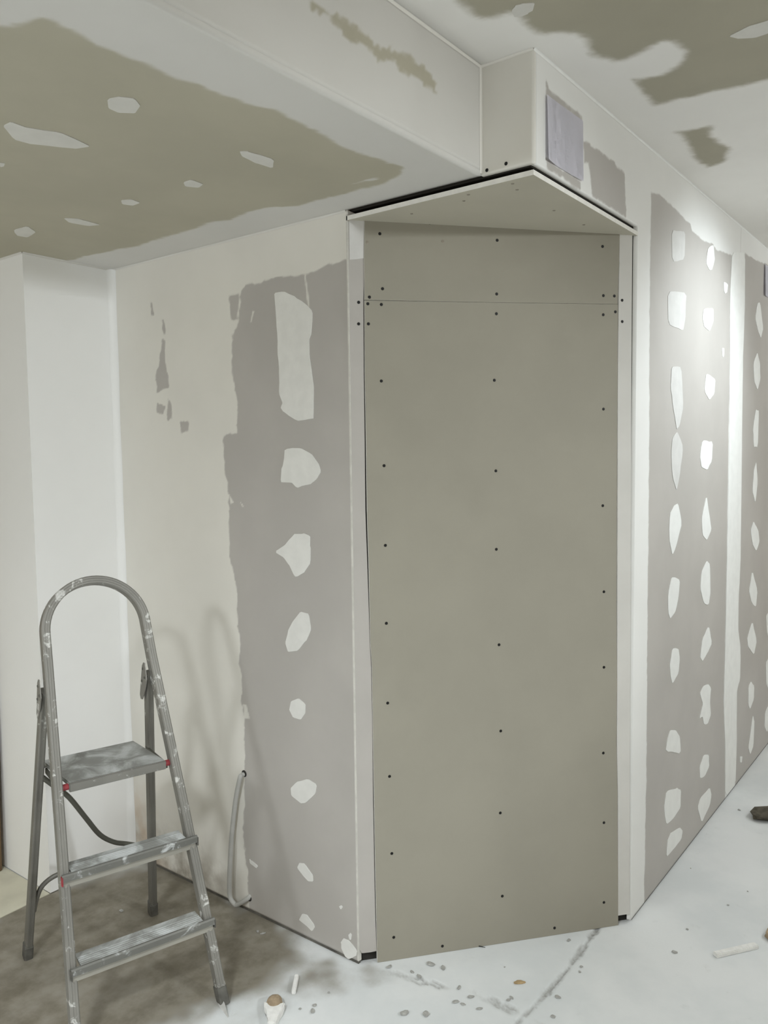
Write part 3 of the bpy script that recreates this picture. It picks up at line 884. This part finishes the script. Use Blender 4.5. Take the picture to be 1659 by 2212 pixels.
obj('brace', tube_bm([(0.172, 0.180, 0.630), (0.130, 0.165, 0.582), (0.091, 0.152, 0.536), (0.040, 0.130, 0.450), (-0.004, 0.112, 0.378),
                      (-0.050, 0.098, 0.335), (-0.095, 0.090, 0.312), (-0.184, 0.082, 0.268)], 0.0075), M['alu_dark'], lad, True)
obj('brace', tube_bm([(0.184, 0.046, 0.165), (0.177, 0.056, 0.205), (0.160, 0.070, 0.250), (0.113, 0.080, 0.276), (0.0, 0.082, 0.283), (-0.184, 0.082, 0.278)],
                     0.0075), M['alu_leg'], lad, True)

# ================================================================ LOOSE THINGS
# sheets of paper on the right-hand wall
def paper(poly, label):
    p = pts(poly)
    bm = bmesh.new()
    n = 8
    g = []
    for i in range(n + 1):
        row = []
        for j in range(n + 1):
            a, b_ = i / n, j / n
            q = (p[0] * (1 - a) + p[1] * a) * (1 - b_) + (p[3] * (1 - a) + p[2] * a) * b_
            curl = 0.0022 + 0.004 * (abs(a - 0.5) * 2) ** 3 * b_ + 0.003 * (1 - a) ** 4
            row.append(bm.verts.new((q[0], -curl, q[1])))
        g.append(row)
    for i in range(n):
        for j in range(n):
            bm.faces.new([g[i][j], g[i + 1][j], g[i + 1][j + 1], g[i][j + 1]])
    r = bmesh.ops.solidify(bm, geom=bm.faces[:], thickness=0.0006)
    return tag(obj('paper_sheet', bm, M['paper']), label, 'paper', 'paper sheets taped to the wall')
paper(PAPER[0], 'blank white paper sheet on the wall just above the plasterboard corner soffit')
paper([(2382, 2428), (2592, 2431), (2592, 2285), (2382, 2283)], 'white paper sheet high on the wall, cut by the right edge of the photo')

# grey conduit hanging from a hole in the left wall
con = tag(empty('cable_conduit', (-0.01, 1.08, 0.0)), 'grey flexible conduit hanging from a hole beside the grey board, end on the floor', 'conduit')
hz = [(0.006, HOLE[0][0] / 1000, HOLE[0][1] / 1000), (-0.010, HOLE[0][0] / 1000 + 0.002, HOLE[0][1] / 1000 - 0.002)]
for y, z in HOSE:
    hz.append((-0.020, y / 1000, max(z / 1000, 0.016)))
hz += [(-0.018, 1.105, 0.020), (-0.006, 1.068, 0.047), (0.008, 1.060, 0.060)]
off = Vector((-0.01, 1.08, 0.0))
obj('hose', tube_bm([Vector(p) - off for p in hz], 0.0078, 12, 5), M['hose'], con, True)
for y, z, r in ((HOLE[0][0] / 1000 - 0.001, HOLE[0][1] / 1000 + 0.002, 0.012), (HOLE[1][0] / 1000, HOLE[1][1] / 1000 + 0.008, 0.011)):
    bm = bmesh.new()
    bmesh.ops.create_cone(bm, cap_ends=True, segments=14, radius1=r, radius2=r * 0.9, depth=0.002)
    bmesh.ops.rotate(bm, verts=bm.verts[:], cent=(0, 0, 0), matrix=Matrix.Rotation(-math.pi / 2, 3, 'Y'))
    bmesh.ops.translate(bm, verts=bm.verts[:], vec=(-0.0010, y, z))
    obj('hole', bm, M['void'], wall_left)

# plank leaning at the far left edge
bm = bmesh.new()
box(bm, (-0.025, -0.045, 0.003), (0.0, 0.045, 1.0), 0, 0.003)
pl = obj('wooden_plank', bm, M['plank'])
pl.location = (XP - 0.022, 2.062, 0.0)
pl.rotation_euler = (-0.0, 0.018, 0)
tag(pl, 'brown wooden plank leaning on the white wall at the left edge, behind the ladder', 'plank')

# rubble on the floor
def lump(name, loc, size, mat, label, seed, cat='debris', group=None, mats=None, rot=0.0):
    bm = bmesh.new()
    bmesh.ops.create_icosphere(bm, subdivisions=2, radius=0.5)
    r = random.Random(seed)
    ph = [r.uniform(0, 6) for _ in range(6)]
    for v in bm.verts:
        c = v.co
        k = 1 + 0.22 * math.sin(7 * c.x + ph[0]) * math.cos(6 * c.y + ph[1]) + 0.12 * math.sin(11 * c.z + ph[2]) + r.uniform(-0.09, 0.09)
        v.co = Vector((c.x * size[0] * k, c.y * size[1] * k, c.z * size[2] * k))
    zmin = min(v.co.z for v in bm.verts)
    for v in bm.verts:
        v.co.z -= zmin
        if v.co.z < size[2] * 0.12:
            v.co.z = 0
    o = obj(name, bm, mats or mat)
    o.location = (loc[0], loc[1], 0.0)
    o.rotation_euler = (0, 0, rot)
    return tag(o, label, cat, group)

def mm(k):
    return DEB[k][0] / 1000, DEB[k][1] / 1000

# plaster lump with a brown face: Y-shaped white cake with an earthy core
x, y = mm('lump')
CR = Vector((0.607, -0.794, 0)); CF = Vector((0.795, 0.607, 0))     # along the picture's width and depth on the floor
lo = tag(empty('plaster_lump', (x, y, 0)), 'white plaster lump with a brown top lying at the bottom edge, right of the ladder', 'debris')
bm = bmesh.new()
ol = [(-0.030, 0.026), (-0.026, 0.004), (-0.012, -0.020), (-0.008, -0.060), (0.014, -0.062), (0.020, -0.030), (0.028, -0.008), (0.030, 0.020), (0.016, 0.014), (0.004, -0.002), (-0.014, 0.012)]
prism(bm, [tuple(CR * a + CF * b_ + Vector((0, 0, 0.0))) for a, b_ in ol], (0, 0, 0.022))
bmesh.ops.bevel(bm, geom=bm.edges[:], offset=0.003, segments=2, affect='EDGES')
obj('plaster_cake', bm, M['crumb_w'], lo)
bm = bmesh.new()
bmesh.ops.create_icosphere(bm, subdivisions=3, radius=0.5)
rr = random.Random(3)
for v in bm.verts:
    v.co = CR * (v.co.x * 0.046) + CF * (v.co.y * 0.052 + 0.024) + Vector((0, 0, max(0, v.co.z * 0.04 + 0.014))) + Vector((rr.uniform(-1, 1), rr.uniform(-1, 1), 0)) * 0.001
o = obj('brown_core', bm, M['earth'], lo); o['label'] = 'brown crumbly core'

def bar(name, p0, p1, w, h, mat, label, cat='debris', group=None, lift=0.0):
    a, b_ = Vector((*p0, 0)), Vector((*p1, 0))
    d = b_ - a
    bm = bmesh.new()
    box(bm, (-d.length / 2, -w / 2, 0), (d.length / 2, w / 2, h), 0, min(w, h) * 0.15)
    for v in bm.verts:
        v.co.y += 0.06 * w * math.sin(v.co.x * 130)
    o = obj(name, bm, mat)
    o.location = (a + b_) / 2
    o.rotation_euler = (0, 0, math.atan2(d.y, d.x))
    return tag(o, label, cat, group)
x, y = mm('stick')
c = Vector((x, y, 0))
bar('gypsum_stick', (c - CF * 0.036)[:2], (c + CF * 0.036)[:2], 0.012, 0.014, M['crumb_w'], 'short white gypsum stick lying on the floor between ladder foot and niche panel')
bar('board_offcut', mm('strip_a'), mm('strip_b'), 0.020, 0.0125, M['crumb_w'], 'long thin white plasterboard offcut on the floor at lower right')

# curled shaving by the ladder foot
x, y = mm('curl')
bm = bmesh.new()
prev = None
n = 14
for i in range(n + 1):
    t = i / n
    cen = Vector((x, y, 0)) + CR * (-0.022 + 0.044 * t ** 1.3) + CF * (0.035 - 0.085 * t)
    w = 0.003 + 0.011 * math.sin(math.pi * min(1, t * 1.05)) ** 1.5
    h = 0.004 + 0.012 * math.sin(math.pi * t)
    a = bm.verts.new(cen - CR * w * 0.5 + Vector((0, 0, 0.001 + h * 0.2)))
    b_ = bm.verts.new(cen + CR * w * 0.5 + Vector((0, 0, 0.001 + h)))
    if prev:
        bm.faces.new([prev[0], a, b_, prev[1]])
    prev = (a, b_)
bmesh.ops.solidify(bm, geom=bm.faces[:], thickness=0.001)
zm = min(v.co.z for v in bm.verts)
for v in bm.verts:
    v.co.z -= zm
tag(obj('paper_shaving', bm, M['crumb_w']), 'curled white shaving on the floor in front of the right ladder foot', 'debris')

x, y = mm('leaf1')
lump('rubble_flake', (x + 0.05, y - 0.02), (0.20, 0.11, 0.03), M['debris_dark'], 'large dark flake of rubble on the floor at the right edge, under the wall', 11, rot=-0.5)
x, y = mm('leaf2')
lump('rubble_flake', (x + 0.03, y - 0.03), (0.11, 0.06, 0.02), M['earth'], 'brown-green flake of rubble at the right edge, beside the white offcut', 12, rot=0.2)
x, y = mm('chip_o')
lump('chip', (x, y), (0.034, 0.014, 0.006), M['debris_ochre'], 'ochre chip on the white floor in front of the niche panel', 13, rot=-0.85)
x, y = mm('chipw')
lump('chip', (x, y), (0.030, 0.016, 0.010), M['crumb_w'], 'white plaster chip against the foot of the bare panel', 14, rot=-0.8)
# dropped screw
x, y = mm('screw')
ds = tag(empty('dropped_screw', (x, y, 0), -1.2), 'black drywall screw lying at the foot of the bare panel', 'screw')
bm = bmesh.new()
bmesh.ops.create_cone(bm, cap_ends=True, segments=10, radius1=0.0022, radius2=0.0006, depth=0.03)
bmesh.ops.rotate(bm, verts=bm.verts[:], cent=(0, 0, 0), matrix=Matrix.Rotation(math.pi / 2 + 0.07, 3, 'Y'))
bmesh.ops.translate(bm, verts=bm.verts[:], vec=(0, 0, 0.003))
obj('shank', bm, M['screw'], ds)
bm = bmesh.new()
bmesh.ops.create_cone(bm, cap_ends=True, segments=12, radius1=0.0022, radius2=0.005, depth=0.004)
bmesh.ops.rotate(bm, verts=bm.verts[:], cent=(0, 0, 0), matrix=Matrix.Rotation(-math.pi / 2, 3, 'Y'))
bmesh.ops.translate(bm, verts=bm.verts[:], vec=(-0.015, 0, 0.005))
obj('head', bm, M['screw'], ds)

def crumb_zone(x, y):
    if x > 0.75:
        return 'small grey crumbs on the white floor by the right-hand wall'
    if y > 0.9:
        return 'pale crumbs on the dark floor under the ladder'
    if x < -0.02 and y > 0.5:
        if y > 0.72:
            return 'grey crumbs at the foot of the left wall'
        return 'grey crumbs beside the white plaster lump'
    if x > 0.25:
        return 'grey crumbs on the white floor right of the niche panel'
    if abs(y - 0.078) < 0.09 and x > 0.1:
        return 'grey crumbs beside the straight floor crack'
    if x < 0.03 and y < 0.42:
        return 'grey crumbs at the bottom edge below the niche panel'
    return 'grey crumbs along the ragged crack at the niche corner'
ORD = ['leftmost', 'second from left', 'third from left', 'fourth from left', 'fifth from left', 'sixth from left', 'seventh from left',
       'eighth from left', 'ninth from left', 'tenth from left', 'eleventh from left', 'twelfth from left']
view = cam.matrix_world.inverted()
def across(p):
    c = view @ Vector((p[0] / 1000, p[1] / 1000, 0))
    return c.x / -c.z
zones = {}
for i, p in enumerate(PEB):
    zones.setdefault(crumb_zone(p[0] / 1000, p[1] / 1000), []).append(i)
for zone, idx in zones.items():
    idx.sort(key=lambda i: across(PEB[i]))
    for k, i in enumerate(idx):
        px, py, sz = PEB[i]
        s = sz * 0.0021
        r = random.Random(500 + i)
        if len(idx) == 1:
            lb = 'single small crumb: ' + zone
        else:
            lb = (ORD[k] if k < len(idx) - 1 else 'rightmost') + ' of the ' + zone
        lump('crumb', (px / 1000, py / 1000), (s * r.uniform(0.9, 1.6), s * r.uniform(0.7, 1.0), s * 0.35), M['crumb'], lb, 600 + i, 'crumb',
             zone if len(idx) > 1 else None, rot=r.uniform(0, 3))
